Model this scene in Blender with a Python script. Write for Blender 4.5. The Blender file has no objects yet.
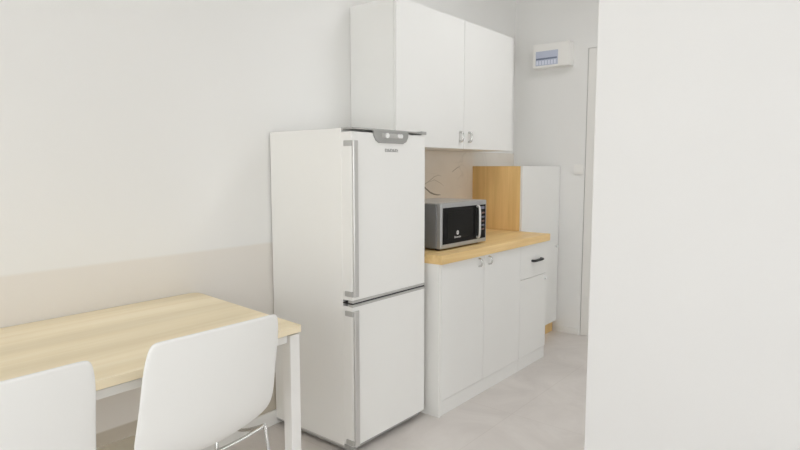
import bpy, bmesh, math, random
from mathutils import Vector, Matrix
random.seed(4)
sc = bpy.context.scene
COL = sc.collection
PI = math.pi

# ---------------------------------------------------------------- materials
def new_mat(name, color, rough=0.5, metal=0.0, spec=0.5, emit=None, strength=0):
    m = bpy.data.materials.new(name); m.use_nodes = True
    b = m.node_tree.nodes['Principled BSDF']
    b.inputs['Base Color'].default_value = (*color, 1)
    b.inputs['Roughness'].default_value = rough
    b.inputs['Metallic'].default_value = metal
    b.inputs['Specular IOR Level'].default_value = spec
    if emit:
        b.inputs['Emission Color'].default_value = (*emit, 1)
        b.inputs['Emission Strength'].default_value = strength
    return m

def nd(m, kind, **kw):
    n = m.node_tree.nodes.new(kind)
    for k, v in kw.items():
        if k in ('blend_type', 'data_type', 'wave_type', 'bands_direction', 'operation', 'interpolation'):
            setattr(n, k, v)
        else:
            n.inputs[k].default_value = v
    return n

def lk(m, a, b): m.node_tree.links.new(a, b)

def ramp(m, stops):
    r = m.node_tree.nodes.new('ShaderNodeValToRGB')
    e = r.color_ramp.elements
    while len(e) < len(stops): e.new(0.5)
    for i, (p, c) in enumerate(stops):
        e[i].position = p
        e[i].color = (*c, 1) if len(c) == 3 else c
    return r

def mottled(name, c1, c2, scale=3.0, rough=0.5, spec=0.5, bump=0.0, bscale=200, detail=4):
    """painted / laminated surface with very slight tone variation"""
    m = new_mat(name, c1, rough, 0, spec)
    b = m.node_tree.nodes['Principled BSDF']
    tc = nd(m, 'ShaderNodeTexCoord'); n = nd(m, 'ShaderNodeTexNoise', Scale=scale, Detail=detail)
    lk(m, tc.outputs['Object'], n.inputs['Vector'])
    r = ramp(m, [(0.35, c1), (0.65, c2)]); lk(m, n.outputs['Fac'], r.inputs['Fac'])
    lk(m, r.outputs['Color'], b.inputs['Base Color'])
    if bump:
        n2 = nd(m, 'ShaderNodeTexNoise', Scale=bscale, Detail=2)
        lk(m, tc.outputs['Object'], n2.inputs['Vector'])
        bp = nd(m, 'ShaderNodeBump', Strength=bump, Distance=0.002)
        lk(m, n2.outputs['Fac'], bp.inputs['Height']); lk(m, bp.outputs['Normal'], b.inputs['Normal'])
    return m

def wood(name, dark, light, stretch, board=None, rough=0.45, bands=None):
    """grain runs along the axis that has the small stretch value"""
    m = new_mat(name, light, rough, 0, 0.4)
    b = m.node_tree.nodes['Principled BSDF']
    tc = nd(m, 'ShaderNodeTexCoord'); mp = nd(m, 'ShaderNodeMapping', Scale=stretch)
    lk(m, tc.outputs['Object'], mp.inputs['Vector'])
    n = nd(m, 'ShaderNodeTexNoise', Scale=1.0, Detail=6, Roughness=0.6, Distortion=0.4)
    lk(m, mp.outputs['Vector'], n.inputs['Vector'])
    r = ramp(m, [(0.3, dark), (0.7, light)]); lk(m, n.outputs['Fac'], r.inputs['Fac'])
    out = r.outputs['Color']
    if board:
        mp2 = nd(m, 'ShaderNodeMapping', Scale=board); lk(m, tc.outputs['Object'], mp2.inputs['Vector'])
        n2 = nd(m, 'ShaderNodeTexNoise', Scale=1.0, Detail=1)
        lk(m, mp2.outputs['Vector'], n2.inputs['Vector'])
        r2 = ramp(m, [(0.38, (0.91, 0.895, 0.87)), (0.62, (1.06, 1.06, 1.08))]); lk(m, n2.outputs['Fac'], r2.inputs['Fac'])
        mx = m.node_tree.nodes.new('ShaderNodeMix'); mx.data_type = 'RGBA'; mx.blend_type = 'MULTIPLY'
        mx.inputs[0].default_value = 1.0
        lk(m, out, mx.inputs[6]); lk(m, r2.outputs['Color'], mx.inputs[7]); out = mx.outputs[2]
    lk(m, out, b.inputs['Base Color'])
    return m

M = {}
M['wall'] = mottled('wall_paint', (0.80, 0.797, 0.78), (0.81, 0.807, 0.79), 1.5, 0.7, 0.25, 0.15)
M['wall_white'] = mottled('partition_paint', (0.81, 0.81, 0.80), (0.82, 0.82, 0.81), 1.2, 0.65, 0.25, 0.1)
M['ceiling'] = mottled('ceiling_paint', (0.84, 0.84, 0.835), (0.85, 0.85, 0.845), 1.2, 0.8, 0.2)
M['trim'] = new_mat('trim_white', (0.80, 0.795, 0.77), 0.45)
M['door_paint'] = mottled('door_paint', (0.80, 0.79, 0.76), (0.81, 0.80, 0.77), 2, 0.4)
M['laminate'] = mottled('white_laminate', (0.82, 0.82, 0.80), (0.83, 0.83, 0.81), 2.5, 0.32, 0.45)
M['laminate_edge'] = new_mat('white_edge_band', (0.84, 0.835, 0.81), 0.4)
M['fridge'] = mottled('fridge_enamel', (0.83, 0.828, 0.805), (0.84, 0.838, 0.815), 2.5, 0.3, 0.45)
M['grey_trim'] = new_mat('fridge_grey_plastic', (0.40, 0.40, 0.385), 0.4, 0.2)
M['silver'] = new_mat('satin_silver', (0.62, 0.615, 0.60), 0.35, 0.55)
M['trim_silver'] = new_mat('gap_trim_silver', (0.50, 0.495, 0.48), 0.4, 0.3)
M['panel_grey'] = new_mat('control_panel_grey', (0.36, 0.36, 0.345), 0.4, 0.1)
M['chrome'] = new_mat('chrome', (0.66, 0.66, 0.645), 0.22, 1.0)
M['gap'] = new_mat('dark_rubber', (0.03, 0.03, 0.03), 0.6)
M['knob_light'] = new_mat('bright_knob_plastic', (0.85, 0.85, 0.84), 0.3)
M['black_metal'] = new_mat('black_metal', (0.03, 0.032, 0.035), 0.4, 0.4)
M['plastic'] = mottled('chair_plastic', (0.82, 0.82, 0.80), (0.83, 0.83, 0.81), 2, 0.42, 0.4)
M['table_metal'] = new_mat('white_powder_coat', (0.84, 0.835, 0.815), 0.45)
M['steel'] = new_mat('microwave_steel', (0.50, 0.505, 0.505), 0.34, 0.75)
M['steel_side'] = new_mat('microwave_grey_case', (0.25, 0.255, 0.26), 0.45, 0.5)
M['black_glass'] = new_mat('black_glass', (0.005, 0.005, 0.005), 0.25, 0, 0.12)
M['window_mesh'] = new_mat('oven_window_mesh', (0.008, 0.0078, 0.007), 0.4, 0, 0.12)
M['pad'] = new_mat('button_print', (0.22, 0.12, 0.10), 0.4)
M['pad_grey'] = new_mat('button_print_grey', (0.20, 0.20, 0.26), 0.4)
M['logo'] = new_mat('logo_print', (0.75, 0.75, 0.75), 0.4)
M['logo_grey'] = new_mat('badge_grey', (0.33, 0.33, 0.32), 0.4)
M['fuse'] = new_mat('fuse_box_plastic', (0.84, 0.83, 0.80), 0.45)
M['fuse_window'] = new_mat('tinted_cover', (0.52, 0.56, 0.68), 0.15)
M['fuse_dark'] = new_mat('breaker_slot', (0.16, 0.19, 0.27), 0.5)
M['fuse_switch'] = new_mat('breaker_white', (0.70, 0.73, 0.83), 0.4)
M['table_wood'] = wood('pale_oak_top', (0.87, 0.745, 0.505), (0.96, 0.86, 0.645), (26, 1.2, 26), (5.5, 0.35, 5.5))
M['counter_wood'] = wood('oak_worktop', (0.74, 0.50, 0.215), (0.90, 0.67, 0.33), (30, 1.6, 30), (9, 0.8, 9))
M['side_wood'] = wood('oak_side_panel', (0.73, 0.49, 0.20), (0.88, 0.62, 0.28), (28, 28, 1.4), (8, 8, 0.6))

# floor: pale grey cloudy tiles
def floor_mat():
    m = new_mat('pale_stone_tiles', (0.6, 0.58, 0.56), 0.38, 0, 0.4)
    b = m.node_tree.nodes['Principled BSDF']
    tc = nd(m, 'ShaderNodeTexCoord')
    n = nd(m, 'ShaderNodeTexNoise', Scale=2.2, Detail=7, Roughness=0.62, Distortion=0.9)
    lk(m, tc.outputs['Object'], n.inputs['Vector'])
    r = ramp(m, [(0.3, (0.62, 0.58, 0.55)), (0.5, (0.69, 0.65, 0.62)), (0.72, (0.76, 0.725, 0.695))])
    lk(m, n.outputs['Fac'], r.inputs['Fac'])
    br = nd(m, 'ShaderNodeTexBrick', Scale=1.0)
    br.offset = 0; br.inputs['Brick Width'].default_value = 0.9; br.inputs['Row Height'].default_value = 0.9
    br.inputs['Mortar Size'].default_value = 0.002
    br.inputs['Color1'].default_value = (1, 1, 1, 1); br.inputs['Color2'].default_value = (.985, .985, .985, 1)
    br.inputs['Mortar'].default_value = (0.90, 0.89, 0.88, 1)
    lk(m, tc.outputs['Object'], br.inputs['Vector'])
    mx = m.node_tree.nodes.new('ShaderNodeMix'); mx.data_type = 'RGBA'; mx.blend_type = 'MULTIPLY'
    mx.inputs[0].default_value = 1.0
    lk(m, r.outputs['Color'], mx.inputs[6]); lk(m, br.outputs['Color'], mx.inputs[7])
    lk(m, mx.outputs[2], b.inputs['Base Color'])
    return m
M['floor'] = floor_mat()

# kitchen/dining wall: beige lower field on the dining side, darker taupe near the floor
def dado_mat():
    m = mottled('wall_paint_with_beige_dado', (0.80, 0.797, 0.78), (0.81, 0.807, 0.79), 1.5, 0.7, 0.25, 0.15)
    nt = m.node_tree; b = nt.nodes['Principled BSDF']
    src = b.inputs['Base Color'].links[0].from_socket
    tc = nd(m, 'ShaderNodeTexCoord'); sx = nd(m, 'ShaderNodeSeparateXYZ')
    lk(m, tc.outputs['Object'], sx.inputs[0])
    def below(z, w):
        mr = nd(m, 'ShaderNodeMapRange'); mr.inputs['From Min'].default_value = z - w; mr.inputs['From Max'].default_value = z + w
        mr.inputs['To Min'].default_value = 1; mr.inputs['To Max'].default_value = 0
        lk(m, sx.outputs['Z'], mr.inputs['Value']); return mr.outputs[0]
    mx = nt.nodes.new('ShaderNodeMix'); mx.data_type = 'RGBA'
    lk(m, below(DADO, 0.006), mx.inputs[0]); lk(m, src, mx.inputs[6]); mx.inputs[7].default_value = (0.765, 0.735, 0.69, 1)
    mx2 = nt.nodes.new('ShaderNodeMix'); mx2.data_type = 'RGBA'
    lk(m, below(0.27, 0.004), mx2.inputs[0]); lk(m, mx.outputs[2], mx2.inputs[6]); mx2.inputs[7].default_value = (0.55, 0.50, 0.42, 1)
    lk(m, mx2.outputs[2], b.inputs['Base Color'])
    return m
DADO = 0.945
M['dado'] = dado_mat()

def marble_mat():
    m = new_mat('beige_marble', (0.6, 0.55, 0.48), 0.25, 0, 0.5)
    b = m.node_tree.nodes['Principled BSDF']
    tc = nd(m, 'ShaderNodeTexCoord')
    n = nd(m, 'ShaderNodeTexNoise', Scale=3, Detail=5); lk(m, tc.outputs['Object'], n.inputs['Vector'])
    r = ramp(m, [(0.3, (0.72, 0.665, 0.59)), (0.7, (0.78, 0.73, 0.665))]); lk(m, n.outputs['Fac'], r.inputs['Fac'])
    # thin veins where a second noise field crosses its mid value
    mp = nd(m, 'ShaderNodeMapping', Rotation=(0.5, 0, 0), Scale=(1, 1.2, 2.6), Location=(0, 0.35, 0.2)); lk(m, tc.outputs['Object'], mp.inputs['Vector'])
    v = nd(m, 'ShaderNodeTexNoise', Scale=1.5, Detail=3, Roughness=0.55, Distortion=0.6); lk(m, mp.outputs['Vector'], v.inputs['Vector'])
    rv = ramp(m, [(0.488, (0, 0, 0)), (0.5, (1, 1, 1)), (0.512, (0, 0, 0))]); lk(m, v.outputs['Fac'], rv.inputs['Fac'])
    m2 = nd(m, 'ShaderNodeTexNoise', Scale=4, Detail=1); lk(m, tc.outputs['Object'], m2.inputs['Vector'])
    rm = ramp(m, [(0.45, (0, 0, 0)), (0.6, (1, 1, 1))]); lk(m, m2.outputs['Fac'], rm.inputs['Fac'])
    mul = nd(m, 'ShaderNodeMath', operation='MULTIPLY'); lk(m, rv.outputs['Color'], mul.inputs[0]); lk(m, rm.outputs['Color'], mul.inputs[1])
    mx = m.node_tree.nodes.new('ShaderNodeMix'); mx.data_type = 'RGBA'
    mul2 = nd(m, 'ShaderNodeMath', operation='MULTIPLY'); mul2.inputs[1].default_value = 0.12; lk(m, mul.outputs[0], mul2.inputs[0])
    lk(m, mul2.outputs[0], mx.inputs[0]); lk(m, r.outputs['Color'], mx.inputs[6]); mx.inputs[7].default_value = (0.20, 0.19, 0.17, 1)
    lk(m, mx.outputs[2], b.inputs['Base Color'])
    return m
M['marble'] = marble_mat()

# ---------------------------------------------------------------- mesh helpers
def merge(bm, tmp, mi):
    vm = {}
    for v in tmp.verts: vm[v] = bm.verts.new(v.co)
    for f in tmp.faces:
        try: nf = bm.faces.new([vm[v] for v in f.verts])
        except ValueError: continue
        nf.material_index = mi; nf.smooth = f.smooth
    tmp.free()

def box(bm, x0, x1, y0, y1, z0, z1, bev=0.0, seg=2, mi=0):
    t = bmesh.new()
    bmesh.ops.create_cube(t, size=1)
    for v in t.verts:
        v.co = Vector(((x0 + x1) / 2 + v.co.x * (x1 - x0), (y0 + y1) / 2 + v.co.y * (y1 - y0), (z0 + z1) / 2 + v.co.z * (z1 - z0)))
    if bev: bmesh.ops.bevel(t, geom=t.edges[:], offset=bev, segments=seg, affect='EDGES', profile=0.5)
    merge(bm, t, mi)

def cyl(bm, p0, p1, r0, r1=None, seg=20, mi=0):
    r1 = r0 if r1 is None else r1
    p0, p1 = Vector(p0), Vector(p1); d = p1 - p0
    t = bmesh.new()
    bmesh.ops.create_cone(t, cap_ends=True, segments=seg, radius1=r0, radius2=r1, depth=d.length)
    q = Vector((0, 0, 1)).rotation_difference(d.normalized()).to_matrix().to_4x4()
    bmesh.ops.transform(t, matrix=Matrix.Translation((p0 + p1) / 2) @ q, verts=t.verts)
    for f in t.faces: f.smooth = len(f.verts) == 4
    merge(bm, t, mi)

def tube(bm, pts, r, seg=12, mi=0, sub=6):
    """round bar along a Catmull-Rom path"""
    P = [Vector(p) for p in pts]
    path = []
    if len(P) > 2 and sub > 1:
        for i in range(len(P) - 1):
            a = P[max(i - 1, 0)]; b = P[i]; c = P[i + 1]; d = P[min(i + 2, len(P) - 1)]
            for k in range(sub):
                s = k / sub
                path.append(0.5 * ((2 * b) + (c - a) * s + (2 * a - 5 * b + 4 * c - d) * s * s + (3 * b - a - 3 * c + d) * s ** 3))
        path.append(P[-1])
    else: path = P
    up = Vector((0.137, 0.21, 0.97)); rings = []
    for i, p in enumerate(path):
        t = (path[min(i + 1, len(path) - 1)] - path[max(i - 1, 0)]).normalized()
        n = up - t * up.dot(t); n.normalize(); up = n; bnm = t.cross(n)
        rings.append([bm.verts.new(p + (n * math.cos(2 * PI * k / seg) + bnm * math.sin(2 * PI * k / seg)) * r) for k in range(seg)])
    for a, b in zip(rings, rings[1:]):
        for k in range(seg):
            f = bm.faces.new((a[k], a[(k + 1) % seg], b[(k + 1) % seg], b[k])); f.smooth = True; f.material_index = mi
    for rg in (rings[0], rings[-1]):
        f = bm.faces.new(rg); f.material_index = mi

def prism(bm, pts, axis, a, b, bev=0.0, mi=0):
    """extrude a 2-D outline along axis from a to b"""
    t = bmesh.new()
    def mk(p, h):
        if axis == 'x': return (h, p[0], p[1])
        if axis == 'y': return (p[0], h, p[1])
        return (p[0], p[1], h)
    lo = [t.verts.new(mk(p, a)) for p in pts]; hi = [t.verts.new(mk(p, b)) for p in pts]
    n = len(pts)
    t.faces.new(lo); t.faces.new(hi[::-1])
    for i in range(n): t.faces.new((lo[i], hi[i], hi[(i + 1) % n], lo[(i + 1) % n]))
    bmesh.ops.recalc_face_normals(t, faces=t.faces)
    if bev:
        ed = [e for e in t.edges if e.is_manifold and e.calc_face_angle(0) > 0.6]
        bmesh.ops.bevel(t, geom=ed, offset=bev, segments=2, affect='EDGES', profile=0.5)
    merge(bm, t, mi)

def rounded(x0, x1, y0, y1, r, n=6, corners=(1, 1, 1, 1)):
    out = []
    for i, (cx, cy, a0) in enumerate(((x1 - r, y1 - r, 0), (x0 + r, y1 - r, 90), (x0 + r, y0 + r, 180), (x1 - r, y0 + r, 270))):
        if corners[i]:
            for k in range(n + 1):
                a = math.radians(a0 + 90 * k / n); out.append((cx + r * math.cos(a), cy + r * math.sin(a)))
        else:
            out.append(((x1, x0, x0, x1)[i], (y1, y1, y0, y0)[i]))
    return out

def obj(name, bm, mats, parent=None):
    """parent given: vertices are world coordinates, stored relative to the thing's origin"""
    bmesh.ops.recalc_face_normals(bm, faces=bm.faces)
    me = bpy.data.meshes.new(name)
    if parent is not None:
        off = Vector((0, 0, 0)); p = parent
        while p is not None: off += p.location; p = p.parent
        bmesh.ops.translate(bm, vec=-off, verts=bm.verts)
    bm.to_mesh(me); bm.free()
    for m in (mats if isinstance(mats, (list, tuple)) else [mats]): me.materials.append(m)
    o = bpy.data.objects.new(name, me); COL.objects.link(o); o.parent = parent
    return o

def B(): return bmesh.new()
def one(fn, *a, **k):
    bm = B(); fn(bm, *a, **k); return bm

def thing(name, label, cat, loc=(0, 0, 0), group=None):
    o = bpy.data.objects.new(name, None); COL.objects.link(o); o.location = loc; o.empty_display_size = 0.1
    o['label'] = label; o['category'] = cat
    if group: o['group'] = group
    return o

def struct(name, bm, m, parent=None, label=None):
    o = obj(name, bm, m, parent)
    if parent is None: o['kind'] = 'structure'
    return o

def text_bm(s, size, M4, depth=0.0006):
    cu = bpy.data.curves.new('lettering', 'FONT'); cu.body = s; cu.size = size; cu.extrude = depth
    cu.align_x = 'CENTER'; cu.align_y = 'CENTER'
    o = bpy.data.objects.new('lettering', cu); COL.objects.link(o)
    bpy.context.view_layer.update()
    dg = bpy.context.evaluated_depsgraph_get()
    me = bpy.data.meshes.new_from_object(o.evaluated_get(dg))
    bm = bmesh.new(); bm.from_mesh(me); bmesh.ops.transform(bm, matrix=M4, verts=bm.verts)
    bpy.data.objects.remove(o); bpy.data.curves.remove(cu); bpy.data.meshes.remove(me)
    return bm
# text lying on a plane that faces +x: text right -> +y, text up -> +z
def face_x(x, y, z): return Matrix.Translation((x, y, z)) @ Matrix(((0, 0, 1, 0), (1, 0, 0, 0), (0, 1, 0, 0), (0, 0, 0, 1)))

# ---------------------------------------------------------------- room
H = 2.8
YE = 4.346      # end wall
XR, YB = 4.3, -2.4
PX, PY = 1.563, 2.0    # corner of the partition on the right
struct('floor', one(box, -0.2, XR + 0.2, YB - 0.2, YE + 0.2, -0.1, 0), M['floor'])
struct('ceiling', one(box, -0.2, XR + 0.2, YB - 0.2, YE + 0.2, H, H + 0.1), M['ceiling'])
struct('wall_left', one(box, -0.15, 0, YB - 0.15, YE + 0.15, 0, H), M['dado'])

# end wall with a door opening
DX0, DX1, DZ = 0.612, 1.46, 2.212
bm = B()
box(bm, 0, DX0, YE, YE + 0.15, 0, H); box(bm, DX1, XR, YE, YE + 0.15, 0, H); box(bm, DX0, DX1, YE, YE + 0.15, DZ, H)
struct('wall_end', bm, M['wall'])
door = struct('door_1', one(box, DX0 + 0.004, DX1 - 0.004, YE + 0.006, YE + 0.046, 0.004, DZ - 0.004, 0.002), M['door_paint'])
bm = B()
for x0, x1, z0, z1 in ((DX0 - 0.0, DX0 + 0.0030, 0, DZ), (DX1 - 0.0035, DX1, 0, DZ), (DX0, DX1, DZ - 0.0035, DZ)):
    box(bm, x0, x1, YE + 0.003, YE + 0.045, z0, z1)
f = obj('door_frame', bm, M['silver'], door)
bm = B()
cyl(bm, (DX1 - 0.07, YE + 0.014, 1.0), (DX1 - 0.07, YE - 0.04, 1.0), 0.010); cyl(bm, (DX1 - 0.07, YE + 0.014, 1.0), (DX1 - 0.07, YE + 0.002, 1.0), 0.026)
tube(bm, [(DX1 - 0.07, YE - 0.04, 1.0), (DX1 - 0.12, YE - 0.043, 1.0), (DX1 - 0.18, YE - 0.042, 1.0)], 0.009)
obj('door_handle', bm, M['chrome'], door)

# partition block on the right (the wall of the neighbouring room)
bm = B(); box(bm, PX, XR, PY, PY + 0.12, 0, H, 0.004, 2)
struct('wall_right', bm, M['wall_white'])
# rear part of the dining room, behind the camera
bm = B()
WZ0, WZ1 = 0.35, 2.15; WX0, WX1 = 0.9, 4.0
box(bm, 0, XR, YB - 0.15, YB, 0, WZ0); box(bm, 0, XR, YB - 0.15, YB, WZ1, H)
box(bm, 0, WX0, YB - 0.15, YB, WZ0, WZ1); box(bm, WX1, XR, YB - 0.15, YB, WZ0, WZ1)
struct('wall_front', bm, M['wall_white'])
def window(name, axis, c, a0, a1, z0, z1, n):
    bm = B(); w = 0.05
    def fb(u0, u1, v0, v1):
        if axis == 'y': box(bm, u0, u1, c - 0.10, c - 0.04, v0, v1, 0.004)
        else: box(bm, c + 0.04, c + 0.10, u0, u1, v0, v1, 0.004)
    fb(a0, a1, z0, z0 + w); fb(a0, a1, z1 - w, z1)
    for k in range(n + 1):
        u = a0 + (a1 - a0 - w) * k / n; fb(u, u + w, z0 + w, z1 - w)
    o = struct(name, bm, M['trim'])
    gb = B(); g = glass
    if axis == 'y': box(gb, a0 + w, a1 - w, c - 0.075, c - 0.069, z0 + w, z1 - w)
    else: box(gb, c + 0.069, c + 0.075, a0 + w, a1 - w, z0 + w, z1 - w)
    obj('window_glass', gb, g, o)
    sb = B()
    if axis == 'y': box(sb, a0 - 0.03, a1 + 0.03, c - 0.10, c + 0.05, z0 - 0.025, z0, 0.004)
    else: box(sb, c - 0.05, c + 0.10, a0 - 0.03, a1 + 0.03, z0 - 0.025, z0, 0.004)
    obj('window_sill', sb, M['trim'], o)
glass = new_mat('window_glass', (1, 1, 1), 0.0)
nt = glass.node_tree; nt.nodes.remove(nt.nodes['Principled BSDF'])
tr = nt.nodes.new('ShaderNodeBsdfTransparent'); tr.inputs[0].default_value = (0.96, 0.97, 0.96, 1)
gl = nt.nodes.new('ShaderNodeBsdfGlossy'); gl.inputs['Roughness'].default_value = 0.02
fr = nt.nodes.new('ShaderNodeFresnel'); ms = nt.nodes.new('ShaderNodeMixShader')
nt.links.new(fr.outputs[0], ms.inputs[0]); nt.links.new(tr.outputs[0], ms.inputs[1]); nt.links.new(gl.outputs[0], ms.inputs[2])
nt.links.new(ms.outputs[0], nt.nodes['Material Output'].inputs[0])
window('window_1', 'y', YB, WX0, WX1, WZ0, WZ1, 3)
# side wall behind and to the right of the camera with its own window
SY0, SY1 = -1.9, 1.2; HY0, HY1 = 2.45, 4.1
bm = B()
box(bm, XR, XR + 0.15, YB - 0.15, YE + 0.15, 0, WZ0); box(bm, XR, XR + 0.15, YB - 0.15, YE + 0.15, WZ1, H)
box(bm, XR, XR + 0.15, YB - 0.15, SY0, WZ0, WZ1); box(bm, XR, XR + 0.15, SY1, HY0, WZ0, WZ1); box(bm, XR, XR + 0.15, HY1, YE + 0.15, WZ0, WZ1)
struct('wall_side', bm, M['wall_white'])
window('window_2', 'x', XR, SY0, SY1, WZ0, WZ1, 3)
window('hall_fill_window', 'x', XR, HY0, HY1, WZ0, WZ1, 2)  # unseen window, added to let more light into the hall
# baseboards
struct('baseboard_left', one(box, 0, 0.012, YB, 2.40, 0, 0.075, 0.003), M['trim'])
struct('baseboard_end', one(box, 0.43, DX0 - 0.012, YE - 0.010, YE, 0, 0.05, 0.002), M['trim'])
# marble splashback behind the worktop
bm = B(); box(bm, 0, 0.008, 2.41, YE - 0.001, 0.8685, 1.433, 0.001)
def vein(pts, w, mi):
    for (a, b), (c, d), k in zip(pts, pts[1:], range(9)):
        n = Vector((-(d - b), c - a)).normalized(); w0 = w * (0.35 + 0.65 * math.sin(PI * (k + 0.3) / (len(pts) - 0.4))); w1 = w * (0.35 + 0.65 * math.sin(PI * (k + 1.3) / (len(pts) - 0.4)))
        prism(bm, [(a + n.x * w0, b + n.y * w0), (c + n.x * w1, d + n.y * w1), (c - n.x * w1, d - n.y * w1), (a - n.x * w0, b - n.y * w0)], 'x', 0.0075, 0.0083, mi=mi)
vein([(2.62, 1.30), (2.82, 1.22), (3.0, 1.20), (3.10, 1.205), (3.16, 1.228), (3.215, 1.256), (3.26, 1.266), (3.30, 1.260)], 0.0022, 1)
vein([(2.95, 1.27), (3.06, 1.215), (3.12, 1.178), (3.17, 1.150), (3.21, 1.138), (3.25, 1.131), (3.29, 1.130)], 0.0055, 2)
vein([(3.15, 1.22), (3.22, 1.235), (3.29, 1.21), (3.33, 1.19)], 0.0016, 1)
vein([(3.43, 1.286), (3.46, 1.300), (3.50, 1.318), (3.53, 1.325)], 0.0030, 1)
vein([(2.55, 1.10), (2.75, 1.06), (2.9, 0.98), (3.1, 0.93)], 0.003, 1)
M['vein'] = new_mat('marble_vein', (0.47, 0.43, 0.37), 0.25); M['vein_dark'] = new_mat('marble_vein_dark', (0.27, 0.25, 0.215), 0.25)
struct('trim_1', bm, [M['marble'], M['vein'], M['vein_dark']])

# ---------------------------------------------------------------- fridge
FX, FY0, FY1, FH = 0.5614, 1.8276, 2.3664, 1.492
fr_ = thing('refrigerator', 'tall white two-door refrigerator with freezer below, standing between the table and the kitchen units', 'refrigerator', (0.30, 2.097, 0))
bm = B(); box(bm, 0.008, 0.50, FY0, FY1, 0.035, FH, 0.003, 3)
obj('body', bm, M['fridge'], fr_)
def fridge_door(z0, z1):
    d = obj('door', one(prism, rounded(0.5015, FX, FY0, FY1, 0.006, 4, (1, 0, 0, 1)), 'z', z0, z1, 0.003), M['fridge'], fr_)
    obj('door_seal', one(box, 0.4995, 0.514, FY0 + 0.0015, FY1 - 0.0015, z0 + 0.004, z1 - 0.004), M['fridge'], d)
    return d
dz = 0.712
up = fridge_door(dz + 0.014, FH - 0.016); lo = fridge_door(0.045, dz - 0.014)
for o, z0, z1 in ((up, 0.744, 1.437), (lo, 0.05, 0.678)):
    bm = B()
    prism(bm, rounded(FX + 0.001, FX + 0.013, FY0 + 0.001, FY0 + 0.032, 0.005, 4), 'z', z0, z1)
    h = obj('handle', bm, M['silver'], o)
    bm = B(); box(bm, FX + 0.0005, FX + 0.003, FY0 + 0.032, FY0 + 0.037, z0, z1); obj('handle_groove', bm, M['grey_trim'], h)
    for z in (z1 - 0.024, z0):
        obj('handle_bracket', one(box, FX - 0.044, FX + 0.004, FY0 - 0.005, FY0 + 0.004, z, z + 0.024, 0.002), M['trim_silver'], h)
# trims of the gap between the two doors
bm = B()
box(bm, 0.500, FX - 0.002, FY0 + 0.001, FY1 - 0.001, dz - 0.0035, dz + 0.0035, mi=1)
box(bm, 0.535, FX + 0.003, FY0 - 0.001, FY1 - 0.002, dz + 0.0035, dz + 0.0155, 0.002)
box(bm, 0.535, FX + 0.003, FY0 - 0.001, FY1 - 0.002, dz - 0.0155, dz - 0.0035, 0.002)
obj('gap_trim', bm, [M['trim_silver'], M['gap']], fr_)
bm = B(); box(bm, 0.50, FX + 0.005, FY0 - 0.002, FY1 + 0.001, FH - 0.006, FH + 0.002, 0.002); obj('top_trim', bm, M['grey_trim'], fr_)
bm = B(); box(bm, 0.52, FX + 0.008, FY1 - 0.038, FY1 + 0.001, FH - 0.010, FH + 0.006, 0.003); obj('hinge_cover', bm, M['grey_trim'], fr_)
# control panel
cy = 2.094
pts = [(cy - 0.128, FH - 0.004), (cy - 0.122, FH - 0.030), (cy - 0.108, FH - 0.051), (cy - 0.088, FH - 0.060), (cy + 0.088, FH - 0.060), (cy + 0.110, FH - 0.051), (cy + 0.124, FH - 0.030), (cy + 0.128, FH - 0.004)]
bm = B(); prism(bm, pts, 'x', FX - 0.002, FX + 0.008, 0.002); cp = obj('control_panel', bm, M['panel_grey'], fr_)
bm = B(); box(bm, FX + 0.006, FX + 0.0095, cy - 0.070, cy + 0.080, FH - 0.037, FH - 0.016, 0.002); obj('display_strip', bm, M['trim_silver'], cp)
for y in (cy - 0.038, cy + 0.048, cy + 0.064):
    bm = B(); cyl(bm, (FX + 0.007, y, FH - 0.026), (FX + 0.016, y, FH - 0.026), 0.012 if y < cy else 0.010); obj('knob', bm, M['knob_light'], cp)
bm = B()
for k in range(8):
    y = 2.101 - 0.048 + k * 0.0122
    box(bm, FX - 0.0005, FX + 0.0025, y, y + 0.0022, 1.392, 1.406)
    box(bm, FX - 0.0005, FX + 0.0025, y + 0.002, y + 0.008, 1.403 - 0.004 * (k % 3), 1.406 - 0.004 * (k % 3))
    box(bm, FX - 0.0005, FX + 0.0025, y + 0.002, y + 0.008, 1.392, 1.3945)
obj('badge', bm, M['logo_grey'], up)
bm = B(); box(bm, 0.10, 0.535, FY0 + 0.006, FY1 - 0.006, 0.016, 0.040, 0.002); obj('plinth', bm, M['grey_trim'], fr_)
bm = B(); box(bm, 0.008, 0.50, FY0 + 0.0005, FY1 - 0.0005, 0.030, 0.042); obj('bottom_trim', bm, M['silver'], fr_)
for x in (0.08, 0.48):
    for y in (FY0 + 0.05, FY1 - 0.05):
        obj('foot', one(cyl, (x, y, 0), (x, y, 0.034), 0.018), M['gap'], fr_)

# ---------------------------------------------------------------- base units
BY0, BYM, BY1, BX, BZ = 2.408, 3.303, 3.689, 0.624, 0.820
def bow_handle_v(x, y, z, h=0.06, r=0.005, out=0.022):
    bm = B(); tube(bm, [(x - 0.001, y, z - h / 2), (x + out * 0.75, y, z - h / 2 + 0.004), (x + out, y, z), (x + out * 0.75, y, z + h / 2 - 0.004), (x - 0.001, y, z + h / 2)], r)
    return bm
base = thing('base_cabinet', 'white two-door base cabinet under the worktop, next to the refrigerator', 'cabinet', (0.32, (BY0 + BYM) / 2, 0))
bm = B(); box(bm, 0.012, BX - 0.020, BY0 + 0.018, BYM - 0.001, 0.085, BZ, 0.001); obj('body', bm, M['laminate'], base)
bm = B(); box(bm, 0.012, BX, BY0, BY0 + 0.0175, 0.0, BZ, 0.001); obj('side_panel', bm, M['laminate_edge'], base)
bm = B(); box(bm, 0.05, BX - 0.005, BY0 + 0.018, BYM - 0.001, 0.0, 0.080, 0.001); obj('plinth', bm, M['laminate'], base)
ysp = 2.855
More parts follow.
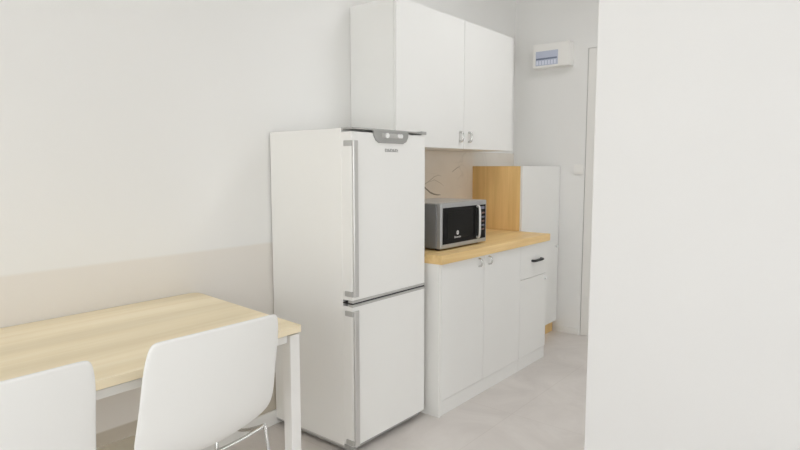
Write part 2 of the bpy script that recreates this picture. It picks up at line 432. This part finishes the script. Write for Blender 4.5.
for a, b, hy in ((BY0 + 0.020, ysp - 0.0012, ysp - 0.060), (ysp + 0.0012, BYM - 0.0012, ysp + 0.050)):
    d = obj('door', one(box, BX - 0.019, BX, a, b, 0.084, BZ - 0.004, 0.0012), M['laminate'], base)
    obj('handle', bow_handle_v(BX, hy, 0.783, 0.045), M['chrome'], d)
dr = thing('drawer_cabinet', 'narrow white base cabinet with a drawer and black bar handle, under the worktop', 'cabinet', (0.32, (BYM + BY1) / 2, 0))
bm = B(); box(bm, 0.012, BX - 0.020, BYM + 0.001, BY1, 0.085, BZ, 0.001); obj('body', bm, M['laminate'], dr)
bm = B(); box(bm, 0.05, BX - 0.005, BYM + 0.001, BY1, 0, 0.080, 0.001); obj('plinth', bm, M['laminate'], dr)
dw = obj('drawer', one(box, BX - 0.019, BX, BYM + 0.0015, BY1 - 0.001, 0.600, BZ - 0.004, 0.0012), M['laminate'], dr)
bm = B(); tube(bm, [(BX - 0.001, 3.462, 0.708), (BX + 0.020, 3.465, 0.708), (BX + 0.022, 3.525, 0.708), (BX + 0.020, 3.585, 0.708), (BX - 0.001, 3.588, 0.708)], 0.0085)
h = obj('handle', bm, M['black_metal'], dw); h['label'] = 'black bar handle'
d = obj('door', one(box, BX - 0.019, BX, BYM + 0.0015, BY1 - 0.001, 0.084, 0.597, 0.0012), M['laminate'], dr)
obj('knob', one(cyl, (BX - 0.001, 3.665, 0.565), (BX + 0.016, 3.665, 0.565), 0.009, 0.012), M['knob_light'], d)

# worktop
bm = B(); box(bm, 0.009, 0.640, BY0 - 0.002, 3.701, 0.8205, 0.868, 0.0025, 2)
wt = obj('worktop', bm, M['counter_wood']); wt['label'] = 'oak-coloured wooden worktop lying on the white base cabinets'; wt['category'] = 'worktop'

# ---------------------------------------------------------------- wall cabinet
UY0, UY1, UX, UZ0, UZ1 = 2.411, 3.694, 0.336, 1.434, 2.212
uc = thing('wall_cabinet', 'wide white two-door cabinet hung on the wall above the microwave', 'cabinet', (0.17, (UY0 + UY1) / 2, UZ0))
bm = B(); box(bm, 0.002, UX - 0.020, UY0, UY1, UZ0, UZ1, 0.001); obj('body', bm, M['laminate'], uc)
usp = 3.072
for a, b, hy in ((UY0 + 0.0005, usp - 0.0015, usp - 0.045), (usp + 0.0015, UY1 - 0.0005, usp + 0.055)):
    d = obj('door', one(box, UX - 0.019, UX, a, b, UZ0, UZ1, 0.0015), M['laminate'], uc)
    bm = bow_handle_v(UX, hy, 1.508, 0.058, 0.007, 0.024); obj('handle', bm, M['chrome'], d)

# ---------------------------------------------------------------- tall cabinet at the far end
tc_ = thing('tall_cabinet', 'chest-high cabinet with oak side panel and plain white door, against the end wall', 'cabinet', (0.22, 4.03, 0))

TY0, TY1, TX, TZ = 3.706, 4.340, 0.4188, 1.328
bm = B(); box(bm, 0.004, TX - 0.018, TY0, TY0 + 0.018, 0.09, TZ, 0.001); s = obj('side_panel', bm, M['side_wood'], tc_); s['label'] = 'oak side panel'
bm = B(); box(bm, 0.004, TX - 0.018, TY0 + 0.0185, TY1, 0.09, TZ, 0.001); obj('body', bm, M['laminate'], tc_)
d = obj('door', one(box, TX - 0.017, TX, TY0 + 0.001, TY1 - 0.001, 0.092, TZ, 0.0015), M['laminate'], tc_)
obj('knob', one(cyl, (TX - 0.001, 4.30, 0.697), (TX + 0.016, 4.30, 0.697), 0.009, 0.012), M['knob_light'], d)
bm = B(); box(bm, 0.03, TX - 0.03, TY0 + 0.01, TY1 - 0.005, 0.0, 0.089, 0.001); p = obj('plinth', bm, M['side_wood'], tc_); p['label'] = 'oak plinth'

# ---------------------------------------------------------------- microwave
MY0, MY1, MX0, MX1, MZ0, MZ1 = 2.531, 3.005, 0.19, 0.545, 0.878, 1.127
mw = thing('microwave_oven', 'silver and black microwave oven standing on the wooden worktop', 'microwave', (0.365, 2.768, 0.868))
bm = B(); box(bm, MX0, MX1 - 0.028, MY0, MY1, MZ0, MZ1 - 0.004, 0.006, 3)
for k in range(7): box(bm, MX0 + 0.06 + k * 0.018, MX0 + 0.066 + k * 0.018, MY0 - 0.0006, MY0 + 0.002, 1.0, 1.06)
obj('casing', bm, M['steel_side'], mw)
bm = B(); box(bm, MX0 - 0.001, MX1 - 0.028, MY0 - 0.001, MY1 + 0.001, MZ1 - 0.006, MZ1, 0.003); obj('top_panel', bm, M['silver'], mw)
bm = B(); box(bm, MX1 - 0.027, MX1, MY0, MY1, MZ0, MZ1, 0.005, 3); fp = obj('front_frame', bm, M['steel'], mw)
bm = B(); box(bm, MX1 - 0.004, MX1 + 0.003, MY0 + 0.018, MY1 - 0.098, MZ0 + 0.024, MZ1 - 0.026, 0.0015)
dd = obj('door', bm, M['black_glass'], mw)
bm = B(); box(bm, MX1 + 0.0022, MX1 + 0.0036, MY0 + 0.060, MY1 - 0.170, MZ0 + 0.052, MZ1 - 0.052, 0.0006); obj('door_window', bm, M['window_mesh'], dd)
bm = B(); box(bm, MX1 - 0.004, MX1 + 0.003, MY1 - 0.096, MY1 - 0.014, MZ0 + 0.024, MZ1 - 0.026, 0.0015)
pn = obj('control_panel', bm, M['black_glass'], mw)
hy = MY1 - 0.112
bm = B(); tube(bm, [(MX1 + 0.002, hy, MZ0 + 0.036), (MX1 + 0.020, hy, MZ0 + 0.044), (MX1 + 0.023, hy, MZ0 + 0.12), (MX1 + 0.020, hy, MZ1 - 0.042), (MX1 + 0.002, hy, MZ1 - 0.034)], 0.0075)
obj('handle', bm, M['silver'], dd)
bm = B(); box(bm, MX1 + 0.0025, MX1 + 0.0036, MY1 - 0.078, MY1 - 0.030, MZ1 - 0.052, MZ1 - 0.036); obj('display', bm, M['pad_grey'], pn)
for i in range(5):
    for j in range(3):
        y = MY1 - 0.080 + j * 0.019; z = MZ1 - 0.070 - i * 0.024
        bm = B(); box(bm, MX1 + 0.0025, MX1 + 0.0040, y, y + 0.013, z - 0.010, z, 0.0006)
        obj('button', bm, M['pad'] if i % 2 == 0 else M['pad_grey'], pn)
ly, lz = 2.690, 0.957
bm = B(); prism(bm, rounded(ly - 0.011, ly + 0.011, lz - 0.011, lz + 0.013, 0.010, 5), 'x', MX1 + 0.0028, MX1 + 0.0042)
em = obj('emblem', bm, M['logo'], dd)
bm = B(); prism(bm, [(ly - 0.009, lz + 0.001), (ly - 0.001, lz + 0.002), (ly + 0.001, lz + 0.010), (ly + 0.003, lz + 0.002), (ly + 0.001, lz)], 'x', MX1 + 0.004, MX1 + 0.0046); obj('emblem_mark', bm, M['black_glass'], em)
obj('lettering', text_bm('Electrolux', 0.016, face_x(MX1 + 0.0036, ly, lz - 0.023)), M['logo'], dd)
for x in (MX0 + 0.04, MX1 - 0.05):
    for y in (MY0 + 0.04, MY1 - 0.04):
        obj('foot', one(cyl, (x, y, 0.868), (x, y, 0.882), 0.014), M['gap'], mw)

# ---------------------------------------------------------------- fuse box and switch on the end wall
fx0, fx1, fz0, fz1 = 0.207, 0.503, 2.088, 2.268
fb = thing('fuse_box', 'small white fuse box with a bluish breaker window, high on the end wall', 'fuse box', ((fx0 + fx1) / 2, YE, fz0))
bm = B(); box(bm, fx0 + 0.002, fx1 - 0.001, YE - 0.082, YE - 0.0005, fz0, fz1, 0.004, 2); obj('housing', bm, M['fuse'], fb)
bm = B(); box(bm, fx0, fx1, YE - 0.095, YE - 0.081, fz0, fz1, 0.004, 2); cov = obj('cover', bm, M['fuse'], fb)
wx0, wx1 = fx0 + 0.026, fx0 + 0.208
bm = B(); box(bm, wx0, wx1, YE - 0.0975, YE - 0.093, fz0 + 0.016, fz1 - 0.056, 0.001); wn = obj('breaker_window', bm, M['fuse_window'], cov)
bm = B(); box(bm, wx0 + 0.004, wx1 - 0.006, YE - 0.0995, YE - 0.097, fz0 + 0.060, fz0 + 0.072); obj('breaker_slot', bm, M['fuse_dark'], wn)
for k in range(7):
    bm = B(); x = wx0 + 0.007 + k * 0.0242; box(bm, x, x + 0.015, YE - 0.0995, YE - 0.097, fz0 + 0.022, fz0 + 0.052, 0.001); obj('breaker', bm, M['fuse_switch'], wn)
sw = thing('light_switch', 'small white light switch plate on the end wall beside the door edge', 'light switch', (0.57, YE, 1.265))
bm = B(); box(bm, 0.532, 0.606, YE - 0.016, YE - 0.0003, 1.268, 1.340, 0.003); obj('plate', bm, M['fuse'], sw)
bm = B(); box(bm, 0.544, 0.594, YE - 0.020, YE - 0.015, 1.280, 1.328, 0.002); obj('rocker', bm, M['fuse'], sw)

# ---------------------------------------------------------------- table
tb = thing('dining_table', 'long table with pale oak top and white square metal legs, pushed against the beige wall', 'table', (0.4, 0.6, 0))
TT, TH = 0.765, 0.025
yb, yf = 1.404, 1.334      # back and front right-hand corners
out = [(0.784, -0.25), (0.784, yf - 0.002), (0.782, yf)]
out += [(0.055, yb - 0.004), (0.030, yb - 0.006), (0.014, yb - 0.014), (0.006, yb - 0.03), (0.004, yb - 0.055), (0.004, -0.25)]
bm = B(); prism(bm, out, 'z', TT - TH, TT, 0.0012); obj('tabletop', bm, M['table_wood'], tb)
LW = 0.043
bm = B()
zt = TT - TH - 0.006
for a in (0.035, 0.743): box(bm, a, a + 0.025, -0.155, 1.283, zt - 0.026, zt, 0.002)
for b in (-0.190, 1.295): box(bm, 0.072, 0.734, b, b + 0.025, zt - 0.026, zt, 0.002)
obj('frame', bm, M['table_metal'], tb)
for x in (0.05, 0.755):
    for y in (-0.18, 0.4, 0.9, 1.305): obj('spacer', one(cyl, (x, y, zt - 0.01), (x, y, TT - TH), 0.012), M['gap'], tb)
for x0 in (0.030, 0.778 - LW):
    for y0 in (1.330 - LW, -0.20):
        obj('leg', one(box, x0, x0 + LW, y0, y0 + LW, 0.0, zt, 0.003), M['table_metal'], tb)

# ---------------------------------------------------------------- chairs
def chair_shell():
    """one moulded sheet: backrest bending into the seat. local +x is behind the sitter"""
    prof = [(0.239, 0.878), (0.237, 0.868), (0.229, 0.815), (0.217, 0.745), (0.203, 0.670), (0.187, 0.598), (0.171, 0.550), (0.150, 0.512),
            (0.115, 0.484), (0.06, 0.468), (0.0, 0.458), (-0.07, 0.455), (-0.14, 0.457), (-0.185, 0.452), (-0.205, 0.440), (-0.212, 0.430)]
    half = [0.192, 0.207, 0.217, 0.220, 0.223, 0.229, 0.223, 0.190, 0.166, 0.180, 0.198, 0.202, 0.202, 0.196, 0.182, 0.165]
    bow = [0.012, 0.013, 0.016, 0.019, 0.021, 0.022, 0.022, 0.020, 0.014, 0.006, 0, 0, 0, 0, 0, 0]
    dish = [-0.003, -0.002, 0, 0, 0, 0, 0.003, 0.014, 0.018, 0.018, 0.018, 0.016, 0.012, 0.006, 0.0, 0.0]
    bm = B(); N = 12; g = []
    for (x, z), w, b, d in zip(prof, half, bow, dish):
        row = []
        for k in range(N + 1):
            u = -1 + 2 * k / N
            row.append(bm.verts.new((x - b * u * u, w * u, z + d * u * u)))
        g.append(row)
    for r0, r1 in zip(g, g[1:]):
        for k in range(N): f = bm.faces.new((r0[k], r0[k + 1], r1[k + 1], r1[k])); f.smooth = True
    return bm
def make_chair(label, x, y):
    t = thing('dining_chair', label, 'chair', (0, 0, 0), 'white chairs along the table')
    s = obj('shell', chair_shell(), M['plastic'], t)
    so = s.modifiers.new('thickness', 'SOLIDIFY'); so.thickness = 0.011; so.offset = 0
    su = s.modifiers.new('smooth', 'SUBSURF'); su.levels = 2; su.render_levels = 2
    bm = B()
    for xx, zz, hx, hz in ((0.085, 0.436, 0.137, 0.486), (-0.14, 0.424, -0.13, 0.445)):
        tube(bm, [(hx, -0.212, hz), ((xx + hx) / 2, -0.13, (zz + hz) / 2 - 0.004), (xx, 0, zz), ((xx + hx) / 2, 0.13, (zz + hz) / 2 - 0.004), (hx, 0.212, hz)], 0.006)
    for sy in (-1, 1): tube(bm, [(0.137, sy * 0.212, 0.486), (0.0, sy * 0.212, 0.430), (-0.13, sy * 0.212, 0.445)], 0.006)
    obj('seat_frame', bm, M['chrome'], t)
    for sx, sy in ((1, -1), (1, 1), (-1, -1), (-1, 1)):
        x0 = 0.137 if sx > 0 else -0.13; x1 = 0.215 if sx > 0 else -0.20; z0 = 0.486 if sx > 0 else 0.445
        bm = B(); tube(bm, [(x0, sy * 0.212, z0), (x1, sy * 0.232, 0.006)], 0.0062)
        lg = obj('leg', bm, M['chrome'], t)
        bm = B(); cyl(bm, (x1, sy * 0.232, 0.0), (x1, sy * 0.232, 0.014), 0.012); obj('foot_cap', bm, M['gap'], lg)
    t.location = (x, y, 0)
    return t
c1 = make_chair('white moulded plastic chair nearer the refrigerator, tucked at the table end by its leg', 0.702, 0.910)
def dup(root, loc, label):
    r = root.copy(); COL.objects.link(r); r.location = loc; r['label'] = label
    for ch in list(root.children):
        c = ch.copy(); COL.objects.link(c); c.parent = r
        for g in ch.children: d = g.copy(); COL.objects.link(d); d.parent = c
    return r
dup(c1, (0.702, 0.362, 0), 'white moulded plastic chair cut by the lower left corner of the photo')

# ---------------------------------------------------------------- light
w = bpy.data.worlds.new('daylight'); sc.world = w; w.use_nodes = True
bg = w.node_tree.nodes['Background']; bg.inputs[0].default_value = (0.98, 0.98, 1.0, 1); bg.inputs[1].default_value = 2.6
def area(name, loc, rot, sx, sy, e, col=(1, 1, 1)):
    l = bpy.data.lights.new(name, 'AREA'); l.shape = 'RECTANGLE'; l.size = sx; l.size_y = sy; l.energy = e; l.color = col
    o = bpy.data.objects.new(name, l); COL.objects.link(o); o.location = loc; o.rotation_euler = rot
    return o
LW_ = dict(A=34, B=2, C=4.5, D=11, E=2.2)
WC = (0.983, 0.982, 0.995); zc = (WZ0 + WZ1) / 2; hh = WZ1 - WZ0 - 0.1
area('window_daylight', ((WX0 + WX1) / 2, YB + 0.02, zc), (math.radians(90), 0, 0), WX1 - WX0 - 0.1, hh, LW_['A'], WC)
area('side_window_daylight', (XR - 0.02, (SY0 + SY1) / 2, zc), (0, math.radians(90), 0), hh, SY1 - SY0 - 0.1, LW_['B'], WC)
area('hall_window_fill', (XR - 0.02, (HY0 + HY1) / 2, zc), (0, math.radians(90), 0), hh, HY1 - HY0 - 0.1, LW_['C'], WC)  # fill light at the added hall window, brightens the cabinet fronts
area('hall_ceiling_fill', (1.35, 3.0, H - 0.02), (0, 0, 0), 0.5, 0.5, LW_['D'], WC)  # added fill under the hall ceiling, no lamp known there
area('dining_ceiling_fill', (1.9, 0.6, H - 0.02), (0, 0, 0), 0.5, 0.5, LW_['E'], WC)  # added overhead fill that evens out the dining room, not a known lamp

# ---------------------------------------------------------------- camera
cam = bpy.data.cameras.new('camera'); cam.sensor_width = 36; cam.lens = 577.55 * 36 / 800; cam.clip_start = 0.02
co = bpy.data.objects.new('camera', cam); COL.objects.link(co)
yaw, pitch, roll = math.radians(39.068), math.radians(5.702), math.radians(-0.041)
F = Vector((-math.sin(yaw) * math.cos(pitch), math.cos(yaw) * math.cos(pitch), -math.sin(pitch)))
R = Vector((math.cos(yaw), math.sin(yaw), 0)); U = R.cross(F)
R2 = R * math.cos(roll) + U * math.sin(roll); U2 = U * math.cos(roll) - R * math.sin(roll)
co.matrix_world = Matrix.Translation((2.3174, 0, 1.32)) @ Matrix((R2, U2, -F)).transposed().to_4x4()
sc.camera = co
vs = sc.view_settings
sc.display_settings.display_device = 'sRGB'
vs.view_transform = 'Standard'; vs.look = 'None'; vs.gamma = 1; vs.use_curve_mapping = False; vs.exposure = 0.0
sc.cycles.use_denoising = True
sc.cycles.max_bounces = 10; sc.cycles.diffuse_bounces = 8; sc.cycles.sample_clamp_indirect = 8
